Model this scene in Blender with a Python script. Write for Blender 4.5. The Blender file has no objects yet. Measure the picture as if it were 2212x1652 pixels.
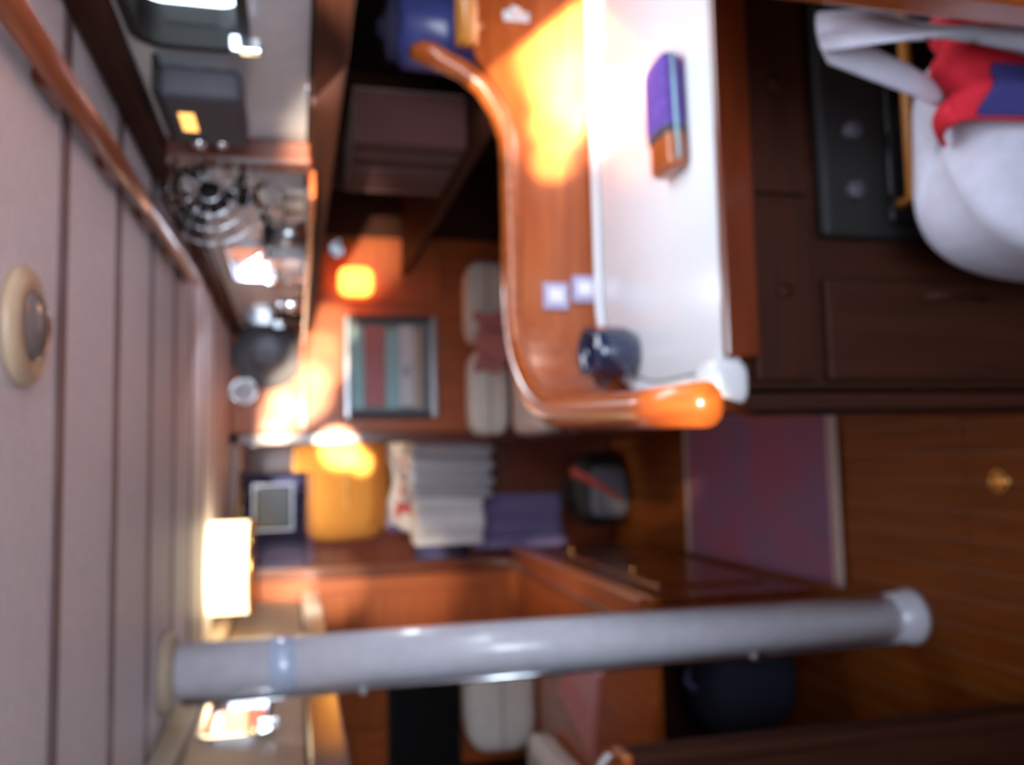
import bpy, bmesh, math, random
from mathutils import Vector, Matrix
random.seed(7)
SC = bpy.context.scene
COL = SC.collection

# ------------------------------------------------------------------ camera
FPX, W, H = 1876.0, 2212.0, 1652.0
PITCH, YAW, EYE = math.radians(14), math.radians(5), 1.55
FWD = Vector((math.sin(YAW) * math.cos(PITCH), math.cos(YAW) * math.cos(PITCH), -math.sin(PITCH)))
RGT = Vector((math.cos(YAW), -math.sin(YAW), 0))
UPV = RGT.cross(FWD)
cam = bpy.data.cameras.new('camera')
cam_o = bpy.data.objects.new('camera', cam); COL.objects.link(cam_o)
# the phone was held on its side: the frame's x axis points down in the cabin, its y axis to starboard
m = Matrix((-UPV, RGT, -FWD)).transposed().to_4x4(); m.translation = Vector((0, 0, EYE))
cam_o.matrix_world = m
cam.sensor_fit = 'HORIZONTAL'; cam.sensor_width = 36; cam.lens = FPX / W * 36
cam.clip_start = 0.02
cam.dof.use_dof = True
cam.dof.focus_distance = 0.35
cam.dof.aperture_fstop = cam.lens / 1000 / 0.0046
SC.camera = cam_o

# ------------------------------------------------------------------ world, lights, exposure
def sr(r, g, b):
    f = lambda c: ((c / 255) / 12.92 if c <= 10 else (((c / 255) + .055) / 1.055) ** 2.4)
    return (f(r), f(g), f(b), 1)
world = bpy.data.worlds.new('sky'); SC.world = world; world.use_nodes = True
bg = world.node_tree.nodes['Background']; bg.inputs[0].default_value = (.72, .86, 1, 1); bg.inputs[1].default_value = 7.0
SC.view_settings.view_transform = 'Standard'; SC.view_settings.look = 'None'
SC.view_settings.gamma = 1; SC.view_settings.use_curve_mapping = False; SC.view_settings.exposure = 0.0

def area(name, loc, to, sx, sy, power, col=(1, 1, 1)):
    l = bpy.data.lights.new(name, 'AREA'); l.shape = 'RECTANGLE'; l.size = sx; l.size_y = sy
    l.energy = power; l.color = col
    o = bpy.data.objects.new(name, l); COL.objects.link(o); o.location = loc
    o.rotation_euler = (Vector(to) - Vector(loc)).to_track_quat('-Z', 'Y').to_euler(); return o
def spot(name, loc, to, deg, power, col, blend=.5, rad=.02):
    l = bpy.data.lights.new(name, 'SPOT'); l.spot_size = math.radians(deg); l.spot_blend = blend
    l.energy = power; l.color = col; l.shadow_soft_size = rad
    o = bpy.data.objects.new(name, l); COL.objects.link(o); o.location = loc
    o.rotation_euler = (Vector(to) - Vector(loc)).to_track_quat('-Z', 'Y').to_euler(); return o
area('companionway_daylight', (.1, -.84, 1.52), (.12, 2, 1.50), 1.0, .46, 15.5, (.84, .90, 1))
area('forward_hatch_daylight', (-.2, 4.75, 1.76), (-.2, 4.7, 0), .45, .45, 14, (.9, .93, 1))
area('galley_worktop_fill', (.72, 1.30, 1.48), (.62, 1.5, .9), .8, .3, 8, (.86, .93, 1))  # added lamp under the closed side deck, brightens the worktop
area('saloon_window_daylight', (.575, 2.64, 1.68), (.0, 2.9, .9), .34, .10, 6, (.85, .92, 1))

# ------------------------------------------------------------------ pixel to ray
def ray(x, y):
    du = (H - y - H / 2) / FPX; dv = -(x - W / 2) / FPX
    return FWD + RGT * du + UPV * dv
def onX(x, y, X): d = ray(x, y); t = X / d.x; return Vector((0, 0, EYE)) + d * t
def onY(x, y, Y): d = ray(x, y); t = Y / d.y; return Vector((0, 0, EYE)) + d * t
def onZ(x, y, Z): d = ray(x, y); t = (Z - EYE) / d.z; return Vector((0, 0, EYE)) + d * t

# ------------------------------------------------------------------ materials
def base_mat(name):
    m = bpy.data.materials.new(name); m.use_nodes = True
    nt = m.node_tree; return m, nt, nt.nodes['Principled BSDF']
def plain(name, col, rough=.5, metal=0, noise=.06, scale=30, coat=0, bump=0, **kw):
    m, nt, b = base_mat(name)
    b.inputs['Roughness'].default_value = rough; b.inputs['Metallic'].default_value = metal
    b.inputs['Coat Weight'].default_value = coat
    tc = nt.nodes.new('ShaderNodeTexCoord'); n = nt.nodes.new('ShaderNodeTexNoise'); n.inputs['Scale'].default_value = scale
    nt.links.new(tc.outputs['Object'], n.inputs['Vector'])
    r = nt.nodes.new('ShaderNodeValToRGB')
    r.color_ramp.elements[0].color = tuple(c * (1 - noise * 2) for c in col[:3]) + (1,)
    r.color_ramp.elements[1].color = tuple(min(1, c * (1 + noise * 2)) for c in col[:3]) + (1,)
    nt.links.new(n.outputs['Fac'], r.inputs['Fac']); nt.links.new(r.outputs['Color'], b.inputs['Base Color'])
    if bump:
        bp = nt.nodes.new('ShaderNodeBump'); bp.inputs['Strength'].default_value = bump; bp.inputs['Distance'].default_value = .004
        nt.links.new(n.outputs['Fac'], bp.inputs['Height']); nt.links.new(bp.outputs['Normal'], b.inputs['Normal'])
    return m
def wood(name, c1, c2, axis='Y', rough=.28, coat=.6, scale=1.0):
    m, nt, b = base_mat(name)
    tc = nt.nodes.new('ShaderNodeTexCoord'); mp = nt.nodes.new('ShaderNodeMapping')
    s = {'X': (2, 26, 26), 'Y': (26, 2, 26), 'Z': (26, 26, 2)}[axis]
    mp.inputs['Scale'].default_value = tuple(v * scale for v in s)
    n = nt.nodes.new('ShaderNodeTexNoise'); n.inputs['Scale'].default_value = 1.6; n.inputs['Detail'].default_value = 6
    n.inputs['Distortion'].default_value = .6
    r = nt.nodes.new('ShaderNodeValToRGB'); r.color_ramp.elements[0].position = .3; r.color_ramp.elements[1].position = .72
    r.color_ramp.elements[0].color = c1; r.color_ramp.elements[1].color = c2
    nt.links.new(tc.outputs['Object'], mp.inputs['Vector']); nt.links.new(mp.outputs['Vector'], n.inputs['Vector'])
    nt.links.new(n.outputs['Fac'], r.inputs['Fac']); nt.links.new(r.outputs['Color'], b.inputs['Base Color'])
    b.inputs['Roughness'].default_value = rough; b.inputs['Coat Weight'].default_value = coat; b.inputs['Coat Roughness'].default_value = .15
    return m
def emit(name, col, strength):
    m, nt, b = base_mat(name)
    b.inputs['Base Color'].default_value = col; b.inputs['Emission Color'].default_value = col; b.inputs['Emission Strength'].default_value = strength
    return m
def glass(name, col=(1, 1, 1, 1), rough=.02):
    m, nt, b = base_mat(name)
    b.inputs['Base Color'].default_value = col; b.inputs['Roughness'].default_value = rough
    b.inputs['Transmission Weight'].default_value = 1; b.inputs['IOR'].default_value = 1.2
    return m
def weave(name, a, b2, scale=60, rough=.95):
    m, nt, b = base_mat(name)
    tc = nt.nodes.new('ShaderNodeTexCoord'); n = nt.nodes.new('ShaderNodeTexNoise'); n.inputs['Scale'].default_value = 3.2
    n.inputs['Detail'].default_value = 3
    w = nt.nodes.new('ShaderNodeTexWave'); w.inputs['Scale'].default_value = scale; w.bands_direction = 'Y'
    w.inputs['Distortion'].default_value = 1.5
    r = nt.nodes.new('ShaderNodeValToRGB'); r.color_ramp.elements[0].color = a; r.color_ramp.elements[1].color = b2
    r.color_ramp.elements[0].position = .38; r.color_ramp.elements[1].position = .62
    mx = nt.nodes.new('ShaderNodeMixRGB'); mx.blend_type = 'MULTIPLY'; mx.inputs[0].default_value = .35
    for t in (n, w): nt.links.new(tc.outputs['Object'], t.inputs['Vector'])
    nt.links.new(n.outputs['Fac'], r.inputs['Fac']); nt.links.new(r.outputs['Color'], mx.inputs[1]); nt.links.new(w.outputs['Color'], mx.inputs[2])
    nt.links.new(mx.outputs[0], b.inputs['Base Color']); b.inputs['Roughness'].default_value = rough
    return m

MAH_D, MAH_L = (.105, .018, .006, 1), (.19, .036, .009, 1)
ORA_D, ORA_L = (.30, .060, .012, 1), (.46, .110, .022, 1)
M = dict(
    mah_x=wood('dark_mahogany_across', MAH_D, MAH_L, 'X'), mah_y=wood('dark_mahogany_along', MAH_D, MAH_L, 'Y'),
    mah_z=wood('dark_mahogany_upright', MAH_D, MAH_L, 'Z'),
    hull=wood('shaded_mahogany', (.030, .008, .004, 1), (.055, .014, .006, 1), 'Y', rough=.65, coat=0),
    dk_x=wood('shaded_wood_across', (.028, .008, .004, 1), (.050, .013, .006, 1), 'X', rough=.6, coat=0),  # shade on the galley fronts is put into this darker wood colour
    dk_z=wood('shaded_wood_upright', (.028, .008, .004, 1), (.050, .013, .006, 1), 'Z', rough=.6, coat=0),
    bulk_z=wood('amber_teak_bulkhead', (.34, .060, .007, 1), (.52, .115, .014, 1), 'Z', rough=.42, coat=.12), bulk_x=wood('amber_teak_panel', (.34, .060, .007, 1), (.52, .115, .014, 1), 'X', rough=.42, coat=.12),
    ora_x=wood('varnished_teak_across', ORA_D, ORA_L, 'X'), ora_y=wood('varnished_teak_along', ORA_D, ORA_L, 'Y'),
    ora_z=wood('varnished_teak_upright', ORA_D, ORA_L, 'Z'),
    honey=wood('honey_coloured_rail', sr(170, 105, 40), sr(205, 135, 60), 'X'),
    floor=wood('teak_floor', (.14, .030, .002, 1), (.23, .052, .004, 1), 'Y', rough=.6, coat=0),
    holly=plain('pale_holly_strip', (.22, .085, .03), .7),
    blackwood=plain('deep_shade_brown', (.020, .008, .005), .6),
    headliner=plain('off_white_headliner', (.74, .69, .73), .55, bump=.15, scale=60),
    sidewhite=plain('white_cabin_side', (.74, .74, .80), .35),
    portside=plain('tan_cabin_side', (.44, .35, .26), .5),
    batten=plain('faded_mauve_batten', (.17, .115, .125), .5),
    seam=plain('seam_shadow_gap', (.05, .03, .03), .8),
    mast=plain('white_painted_alloy', (.72, .72, .82), .27, coat=.6),
    chrome=plain('polished_chrome', (.85, .87, .92), .12, 1, noise=0),
    steel=plain('brushed_steel', (.55, .56, .6), .3, 1, noise=.02),
    brass=plain('polished_brass', (.75, .42, .12), .25, 1, noise=.03),
    black=plain('matt_black_plastic', (.007, .006, .006), .65),
    gloss=plain('gloss_black_glass', (.006, .006, .007), .25),
    grey=plain('mid_grey_plastic', (.055, .052, .07), .65),
    greycloth=plain('slate_grey_cloth', (.15, .15, .18), .9, bump=.4, scale=80),
    white=plain('white_laminate', (.80, .82, .88), .22, noise=.01, coat=.3),
    whitec=plain('white_cotton', (.78, .77, .82), .9, bump=.4, scale=45),
    lilac=plain('pale_lilac_plastic', (.42, .40, .62), .35),
    cream=plain('cream_leather', (.80, .73, .68), .5, bump=.25, scale=22),
    pipe=plain('cream_piping', (.42, .34, .30), .5),
    pink=plain('faded_pink_cloth', (.55, .22, .22), .85),
    navy=plain('navy_glaze', (.010, .022, .065), .12, coat=1),
    navycloth=plain('navy_cloth', (.045, .040, .095), .9, bump=.4, scale=70),
    lilaccloth=plain('lilac_blanket', (.17, .14, .30), .95, bump=.4, scale=70),
    yellow=plain('golden_yellow_cloth', (.80, .36, .07), .85, bump=.3, scale=30),
    yellowp=plain('yellow_piping', (.9, .55, .18), .7),
    red=plain('red_print', (.62, .012, .03), .85), redsoft=plain('faded_red_print', (.55, .10, .10), .85),
    blueprint=plain('navy_print', (.035, .03, .16), .85),
    bluecloth=plain('blue_enamel', (.075, .09, .34), .35, coat=.4),
    teal=plain('pale_teal_paper', (.35, .60, .68), .7), paper=plain('white_paper', (.72, .73, .82), .7),
    rosepaper=plain('rose_paper', (.50, .20, .22), .7), tanpaper=plain('tan_paper', (.62, .47, .38), .7),
    greypaper=plain('grey_paper', (.20, .22, .25), .6), ink=plain('grey_ink', (.14, .13, .2), .8),
    rug=weave('woven_plum_rug', (.25, .12, .21, 1), (.34, .09, .15, 1)), fringe=plain('pale_wool_band', (.50, .36, .32), .95, bump=.6, scale=120),
    pane=glass('window_pane'), clearglass=glass('clear_glass'),
    amber=plain('amber_handle', (.45, .17, .03), .4),
    screen=emit('amber_display', (1, .50, .12, 1), 2.2),
    shade=emit('lit_lamp_shade', (1, .78, .45, 1), 4.5), warmbulb=emit('warm_glowing_bulb', (1, .28, .04, 1), 6),
    violet=plain('violet_fabric', (.13, .06, .36), .8, noise=.25, scale=60),
    greendark=plain('dark_green', (.02, .05, .03), .7),
)

# ------------------------------------------------------------------ object helpers
def link(name, bm, mat, parent=None, smooth=False, loc=None):
    me = bpy.data.meshes.new(name); bm.normal_update(); bm.to_mesh(me); bm.free()
    for m_ in (mat if isinstance(mat, (list, tuple)) else [mat]): me.materials.append(m_)
    if smooth:
        for p in me.polygons: p.use_smooth = True
    o = bpy.data.objects.new(name, me); COL.objects.link(o)
    if parent: o.parent = parent
    if loc is not None: o.location = loc
    return o
def tag(o, label=None, cat=None, group=None, kind=None):
    if label: o['label'] = label
    if cat: o['category'] = cat
    if group: o['group'] = group
    if kind: o['kind'] = kind
    return o
def thing(name, label, cat, loc=(0, 0, 0), rz=0, group=None):
    o = bpy.data.objects.new(name, None); COL.objects.link(o); o.location = loc; o.rotation_euler.z = rz
    return tag(o, label, cat, group)
def box(x0, x1, y0, y1, z0, z1, bev=.003, seg=2, bm=None):
    nb = bmesh.new(); bmesh.ops.create_cube(nb, size=1)
    for v in nb.verts: v.co = Vector(((x0 + x1) / 2 + v.co.x * (x1 - x0), (y0 + y1) / 2 + v.co.y * (y1 - y0), (z0 + z1) / 2 + v.co.z * (z1 - z0)))
    if bev: bmesh.ops.bevel(nb, geom=nb.edges[:], offset=min(bev, abs(x1 - x0) * .45, abs(y1 - y0) * .45, abs(z1 - z0) * .45), segments=seg, affect='EDGES', profile=.5)
    if bm is None: return nb
    me = bpy.data.meshes.new('t'); nb.to_mesh(me); nb.free(); bm.from_mesh(me); bpy.data.meshes.remove(me); return bm
def puff(sx, sy, sz, e=.28, nu=40, nv=24, wob=0, seed=0):
    """cushion: a superellipsoid, softly uneven, resting on z=0"""
    bm = bmesh.new(); rnd = random.Random(seed); ph = [rnd.uniform(0, 6.3) for _ in range(6)]
    sp = lambda a, k: math.copysign(abs(a) ** k, a)
    rows = []
    for j in range(nv + 1):
        la = -math.pi / 2 + math.pi * j / nv; row = []
        for i in range(nu):
            lo = 2 * math.pi * i / nu
            c = sp(math.cos(la), .55)
            x = c * sp(math.cos(lo), e); y = c * sp(math.sin(lo), e); z = sp(math.sin(la), .55)
            k = 1 + wob * (math.sin(3 * lo + ph[0]) * .4 + math.sin(5 * x + ph[1]) * .4 + math.sin(6 * y + ph[2]) * .4)
            row.append(bm.verts.new((x * sx / 2 * k, y * sy / 2 * k, (z * k + 1) * sz / 2)))
        rows.append(row)
    for j in range(nv):
        for i in range(nu):
            try: bm.faces.new((rows[j][i], rows[j][(i + 1) % nu], rows[j + 1][(i + 1) % nu], rows[j + 1][i]))
            except ValueError: pass
    bmesh.ops.remove_doubles(bm, verts=bm.verts[:], dist=1e-4)
    return bm
def lathe(prof, n=32, axis='Z', bm=None):
    bm = bm or bmesh.new(); rings = []
    for r, z in prof:
        ring = []
        for i in range(n):
            a = 2 * math.pi * i / n; c, s = r * math.cos(a), r * math.sin(a)
            ring.append(bm.verts.new({'Z': (c, s, z), 'X': (z, c, s), 'Y': (c, z, s)}[axis]))
        rings.append(ring)
    for a, b in zip(rings, rings[1:]):
        for i in range(n): bm.faces.new((a[i], a[(i + 1) % n], b[(i + 1) % n], b[i]))
    for ring, p in ((rings[0], prof[0]), (rings[-1], prof[-1])):
        if p[0] > 1e-5: bm.faces.new(ring)
    bmesh.ops.remove_doubles(bm, verts=bm.verts[:], dist=1e-6); bmesh.ops.recalc_face_normals(bm, faces=bm.faces[:])
    return bm
def tube(pts, r, n=12, bm=None, flat=1.0):
    bm = bm or bmesh.new(); pts = [Vector(p) for p in pts]; rings = []
    up = Vector((0, 0, 1))
    for i, p in enumerate(pts):
        t = (pts[min(i + 1, len(pts) - 1)] - pts[max(i - 1, 0)]).normalized()
        a = t.cross(up)
        if a.length < .05: a = t.cross(Vector((0, 1, 0)))
        a.normalize(); b = a.cross(t)
        rr = r[i] if isinstance(r, (list, tuple)) else r
        rings.append([bm.verts.new(p + (a * math.cos(2 * math.pi * k / n) + b * math.sin(2 * math.pi * k / n) * flat) * rr) for k in range(n)])
    for a, b in zip(rings, rings[1:]):
        for i in range(n): bm.faces.new((a[i], a[(i + 1) % n], b[(i + 1) % n], b[i]))
    bm.faces.new(rings[0]); bm.faces.new(rings[-1]); bmesh.ops.recalc_face_normals(bm, faces=bm.faces[:])
    return bm
def prism(poly, a, b, axis='Y', bev=.002):
    """poly: 2-D outline, extruded from a to b along axis"""
    f = {'Y': lambda p, t: (p[0], t, p[1]), 'X': lambda p, t: (t, p[0], p[1]), 'Z': lambda p, t: (p[0], p[1], t)}[axis]
    bm = bmesh.new(); A = [bm.verts.new(f(p, a)) for p in poly]; B = [bm.verts.new(f(p, b)) for p in poly]
    bm.faces.new(A); bm.faces.new(B[::-1]); n = len(poly)
    for i in range(n): bm.faces.new((A[i], B[i], B[(i + 1) % n], A[(i + 1) % n]))
    bmesh.ops.recalc_face_normals(bm, faces=bm.faces[:])
    if bev: bmesh.ops.bevel(bm, geom=[e for e in bm.edges if e.calc_face_angle(0) > .6], offset=bev, segments=2, affect='EDGES')
    return bm
def cloth(fn, nu, nv, th=.004):
    """thick cloth from a point function fn(s, t), s and t from 0 to 1"""
    bm = bmesh.new(); g = [[bm.verts.new(fn(i / nu, j / nv)) for i in range(nu + 1)] for j in range(nv + 1)]
    for j in range(nv):
        for i in range(nu): bm.faces.new((g[j][i], g[j][i + 1], g[j + 1][i + 1], g[j + 1][i]))
    bm.normal_update(); bmesh.ops.solidify(bm, geom=bm.faces[:], thickness=th)
    bmesh.ops.recalc_face_normals(bm, faces=bm.faces[:])
    return bm
def struct(o): o['kind'] = 'structure'; return o

# ================================================================== THE SETTING
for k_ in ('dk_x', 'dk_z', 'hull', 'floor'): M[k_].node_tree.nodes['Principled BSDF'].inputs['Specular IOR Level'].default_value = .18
CEIL = 1.82; CX = .58; BULK = 3.90; FORE = 5.5
# ceiling: panels between mauve battens
ceil = struct(link('ceiling', box(-CX - .02, CX + .02, -.9, BULK, CEIL + .014, CEIL + .05, 0), M['seam']))
ys = [-.86 + .33 * i for i in range(15)]
for a in ys:
    b = min(a + .33, BULK)
    if a >= BULK: break
    link('ceiling_panel', box(-CX, CX, a + .0205, b - .0205 if b < BULK else b, CEIL, CEIL + .014, .003), M['headliner'], ceil)
    link('batten', box(-CX, CX, a - .0195, a + .0195, CEIL - .002, CEIL + .0135, .002), M['batten'], ceil)
# coachroof sides, flaring to the side decks
def side(name, s, mat):
    bm = prism([(s * CX, CEIL + .03), (s * (CX + .02), 1.53), (s * (CX + .05), 1.53), (s * (CX + .04), CEIL + .03)], -.9, BULK, 'Y', 0)
    return bm
wins = []  # filled below: openings are cut with booleans
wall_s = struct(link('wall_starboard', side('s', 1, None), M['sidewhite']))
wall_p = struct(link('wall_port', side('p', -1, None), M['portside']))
# side-deck undersides, carlins, hull sides
for s, nm in ((1, 'starboard'), (-1, 'port')):
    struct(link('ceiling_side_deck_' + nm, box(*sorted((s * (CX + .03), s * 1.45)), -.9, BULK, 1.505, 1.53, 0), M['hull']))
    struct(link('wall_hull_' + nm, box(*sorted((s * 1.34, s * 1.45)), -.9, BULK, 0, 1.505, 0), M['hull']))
struct(link('trim_1', box(CX - .02, CX + .03, -.88, BULK - .02, 1.478, 1.525, .006), M['hull']))
struct(link('trim_2', box(-CX - .03, -CX + .02, -.88, BULK - .02, 1.45, 1.525, .006), M['mah_y']))
struct(link('trim_3', box(CX - .035, CX + .01, -.5, BULK - .02, 1.775, 1.818, .008), M['hull']))
struct(link('trim_4', box(CX - .03, CX + .015, 1.62, 1.68, 1.52, 1.80, .006), M['mah_z']))
struct(link('trim_5', box(-CX - .01, -CX + .035, -.5, BULK, 1.765, 1.818, .008), M['portside']))

# windows in the coachroof sides
def cut(target, x0, x1, y0, y1, z0, z1, r=.02):
    c = link('cutter', box(x0, x1, y0, y1, z0, z1, 0), M['seam'])
    md = target.modifiers.new('cut', 'BOOLEAN'); md.object = c; md.operation = 'DIFFERENCE'; md.solver = 'EXACT'
    wins.append((target, md, c))
def ring_rect(y0, y1, z0, z1, x0, x1, w, r=.03):
    """rounded rectangular frame in the YZ plane"""
    def outline(o):
        pts = []
        for cy, cz, a0 in ((y1 - r, z1 - r, 0), (y0 + r, z1 - r, 90), (y0 + r, z0 + r, 180), (y1 - r, z0 + r, 270)):
            for k in range(7):
                a = math.radians(a0 + 15 * k); rr = r + o; pts.append((cy + rr * math.cos(a), cz + rr * math.sin(a)))
        return pts
    bm = bmesh.new(); rings = []
    for o, x in ((0, x0), (w, x0), (w, x1), (0, x1)): rings.append([bm.verts.new((x, p[0], p[1])) for p in outline(o)])
    n = len(rings[0])
    for k in range(4):
        a, b = rings[k], rings[(k + 1) % 4]
        for i in range(n): bm.faces.new((a[i], a[(i + 1) % n], b[(i + 1) % n], b[i]))
    bmesh.ops.recalc_face_normals(bm, faces=bm.faces[:]); return bm
def portlight(idx, s, y0, y1, z0, z1, fmat, target):
    x = s * (CX + .01); a, b = sorted((x - s * .012, x + s * .05))
    cut(target, min(s * .5, s * .75), max(s * .5, s * .75), y0 - .004, y1 + .004, z0 - .004, z1 + .004)
    w = thing('window_%d' % idx, None, None); w['kind'] = 'structure'
    link('window_frame', ring_rect(y0, y1, z0, z1, a, b, .014), fmat, w)
    link('pane', box(x + s * .02 - .002, x + s * .02 + .002, y0, y1, z0, z1, 0), M['pane'], w)
    for yy in (y0 + .03, y1 - .03): link('latch', box(*sorted((x - s * .03, x - s * .008)), yy - .008, yy + .008, z0 - .03, z0 + .012, .003), M['chrome'], w)
    return w
portlight(1, 1, .76, 1.235, 1.625, 1.755, M['black'], wall_s)
portlight(2, 1, 2.42, 2.86, 1.625, 1.735, M['steel'], wall_s)
portlight(3, 1, 3.42, 3.78, 1.625, 1.735, M['steel'], wall_s)
portlight(4, -1, 2.0, 2.42, 1.615, 1.745, M['chrome'], wall_p)
# apply the cuts
dg = bpy.context.evaluated_depsgraph_get(); dg.update()
for t in {w[0] for w in wins}:
    me = bpy.data.meshes.new_from_object(t.evaluated_get(dg)); t.modifiers.clear(); t.data = me
for _, _, c in wins: bpy.data.objects.remove(c)

# forward bulkhead with the doorway to the fore cabin
DX0, DX1, DZ = -.46, .075, 1.785
bk = struct(link('wall_forward', prism([(-1.5, 0), (DX0, 0), (DX0, DZ), (DX1, DZ), (DX1, 0), (1.5, 0), (1.5, 1.85), (-1.5, 1.85)], BULK, BULK + .03, 'Y', 0), M['bulk_z']))
for x0, x1, z0, z1 in ((DX0 - .05, DX0 + .005, .0, DZ + .04), (DX1 - .005, DX1 + .045, 0, DZ + .04), (DX0 - .05, DX1 + .045, DZ - .005, DZ + .045)):
    link('door_frame', box(x0, x1, BULK - .02, BULK + .045, z0, z1, .006), M['mah_z'] if x1 - x0 < .1 else M['mah_x'], bk)
link('upper_panel', box(DX1 + .05, CX - .02, BULK - .012, BULK, 1.56, CEIL - .004, .004), M['bulk_x'], bk)
link('shelf_board', box(DX1 + .06, CX + .3, BULK - .07, BULK, 1.50, 1.535, .006), M['ora_x'], bk)
link('raised_panel', box(.70, .98, BULK - .014, BULK, .90, 1.44, .008), M['bulk_x'], bk)
link('shade_panel', box(1.0, 1.34, BULK - .016, BULK, .60, 1.50, .003), M['hull'], bk)  # dark board added for the shade on this end of the bulkhead
link('raised_panel', box(-1.15, -.58, BULK - .014, BULK, .62, 1.44, .008), M['bulk_x'], bk)
# fore cabin shell and aft end
struct(link('wall_fore_cabin', box(-1.16, -1.12, BULK + .035, FORE, 0, 1.9, 0), M['mah_y']))
struct(link('wall_bow', box(-1.4, 1.4, FORE, FORE + .03, 0, 1.9, 0), M['mah_x']))
struct(link('wall_fore_cabin_starboard', box(1.1, 1.14, BULK + .03, FORE, 0, 1.9, 0), M['mah_y']))
struct(link('ceiling_fore_cabin', box(-1.4, 1.4, BULK + .035, FORE, 1.84, 1.87, 0), M['headliner']))
aft = struct(link('wall_aft', prism([(-1.5, 0), (1.5, 0), (1.5, 1.85), (.62, 1.85), (.62, .9), (-.45, .9), (-.45, 1.85), (-1.5, 1.85)], -.93, -.9, 'Y', 0), M['mah_x']))

# floor: teak planks with pale seams
fl = struct(link('floor', box(-1.45, 1.45, -.9, FORE, -.03, -.006, 0), M['blackwood']))
x = -1.05; k = 0
while x < 1.04:
    segs = [(-.88, 1.50), (1.505, 3.1), (3.105, 3.9), (3.905, FORE - .01)] if k % 2 else [(-.88, .8), (.805, 2.35), (2.355, 3.9), (3.905, FORE - .01)]
    if -.36 < x < .12: segs = [(-.88, 1.40), (1.404, 1.76), (1.764, 3.9), (3.905, FORE - .01)]
    for a, b in segs:
        link('plank', box(x + .0018, x + .0672, a, b, -.006, 0, .0012, 1), M['floor'], fl)
        link('inlay_strip', box(x - .0018, x + .0018, a, b, -.006, -.0003, 0), M['holly'], fl)
    x += .069; k += 1
ring = thing('floor_lift_ring', 'small brass lift ring let into the teak floor near the mast foot', 'lift ring', (-.08, 1.66, 0))
link('plate', lathe([(0, 0), (.030, 0), (.030, .002), (.024, .003), (0, .003)], 24), M['brass'], ring, True)
link('ring', tube([(.018 * math.cos(a * .3), .018 * math.sin(a * .3), .006) for a in range(22)], .003, 8), M['brass'], ring, True)

# ================================================================== STARBOARD GALLEY
g = thing('galley_cabinet', 'shade-darkened mahogany galley cabinet under the white worktop', 'cabinet', (0, 0, 0))
GX0, GX1, GY0, GY1 = .095, 1.26, 1.245, 1.80
def outline(d, y0, y1):
    pts = [(GX1, y0), (GX0 + d, y0), (GX0 + d, 1.45)]
    for i in range(1, 13):
        a = i / 12 * math.pi / 2
        pts.append((.335 - (.24 - d) * math.cos(a), 1.45 + (y1 - d - 1.45) * math.sin(a)))
    return pts + [(GX1, y1 - d)]
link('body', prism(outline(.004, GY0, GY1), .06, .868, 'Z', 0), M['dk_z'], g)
link('toe_kick', box(GX0 + .01, GX1, GY0 + .04, GY1, 0, .06, .002), M['blackwood'], g)
for i, (a, b) in enumerate(((.11, .40), (.415, .78), (.795, 1.10))):
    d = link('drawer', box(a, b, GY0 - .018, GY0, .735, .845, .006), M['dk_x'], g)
    link('finger_hole', lathe([(0, 0), (.014, 0), (.014, .004), (.009, .005), (0, .005)], 20, 'Y'), M['hull'], d, True, loc=((a + b) / 2, GY0 - .0225, .79))
link('fiddle_trim', box(GX0 + .05, GX1, GY0 - .035, GY0 - .020, .845, .905, .006), M['mah_x'], g)
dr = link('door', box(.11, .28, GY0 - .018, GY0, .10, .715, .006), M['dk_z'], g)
link('handle', tube([(.25, GY0 - .02, .40), (.25, GY0 - .04, .42), (.25, GY0 - .04, .52), (.25, GY0 - .02, .54)], .005, 8), M['hull'], dr, True)
top = thing('worktop', 'white laminate galley worktop with raised rounded edges', 'worktop')
link('slab', prism(outline(.001, GY0 - .018, GY1 - .002), .870, .900, 'Z', .006), M['white'], top)
ed_ = outline(.016, GY0, GY1)[1:]; ed_[0] = (ed_[0][0], GY0 + .03)
link('raised_edge', tube([(p[0], p[1], .902) for p in ed_], .010, 10), M['white'], top, True)
hs_ = outline(.036, GY0, GY1)[1:]; hs_[0] = (hs_[0][0], GY0 + .03)
link('hinge_strip', tube([(p[0], p[1], .9005) for p in hs_], .0022, 6), M['greypaper'], top)
link('corner_cap', puff(.075, .075, .07, .6), M['white'], top, True, loc=(GX0 + .012, GY0 - .008, .868))
# stove front under the worktop
st = thing('oven', 'black built-in galley oven with an amber towel rail across its door', 'oven', (.60, GY0 - .004, 0))
link('front', box(-.255, .27, -.028, .0, .12, .72, .010), M['black'], st)
link('oven_door', box(-.23, .245, -.040, -.028, .16, .60, .008), M['gloss'], st)
link('rail', tube([(-.20, -.04, .585), (-.20, -.075, .588), (.2, -.075, .588), (.2, -.04, .585)], .010, 12), M['amber'], st, True)
for kx in (-.18, -.08, .08, .18):
    link('knob', lathe([(0, 0), (.016, 0), (.014, -.018), (0, -.018)], 20, 'Y'), M['grey'], st, True, loc=(kx, -.028, .665))

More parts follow.
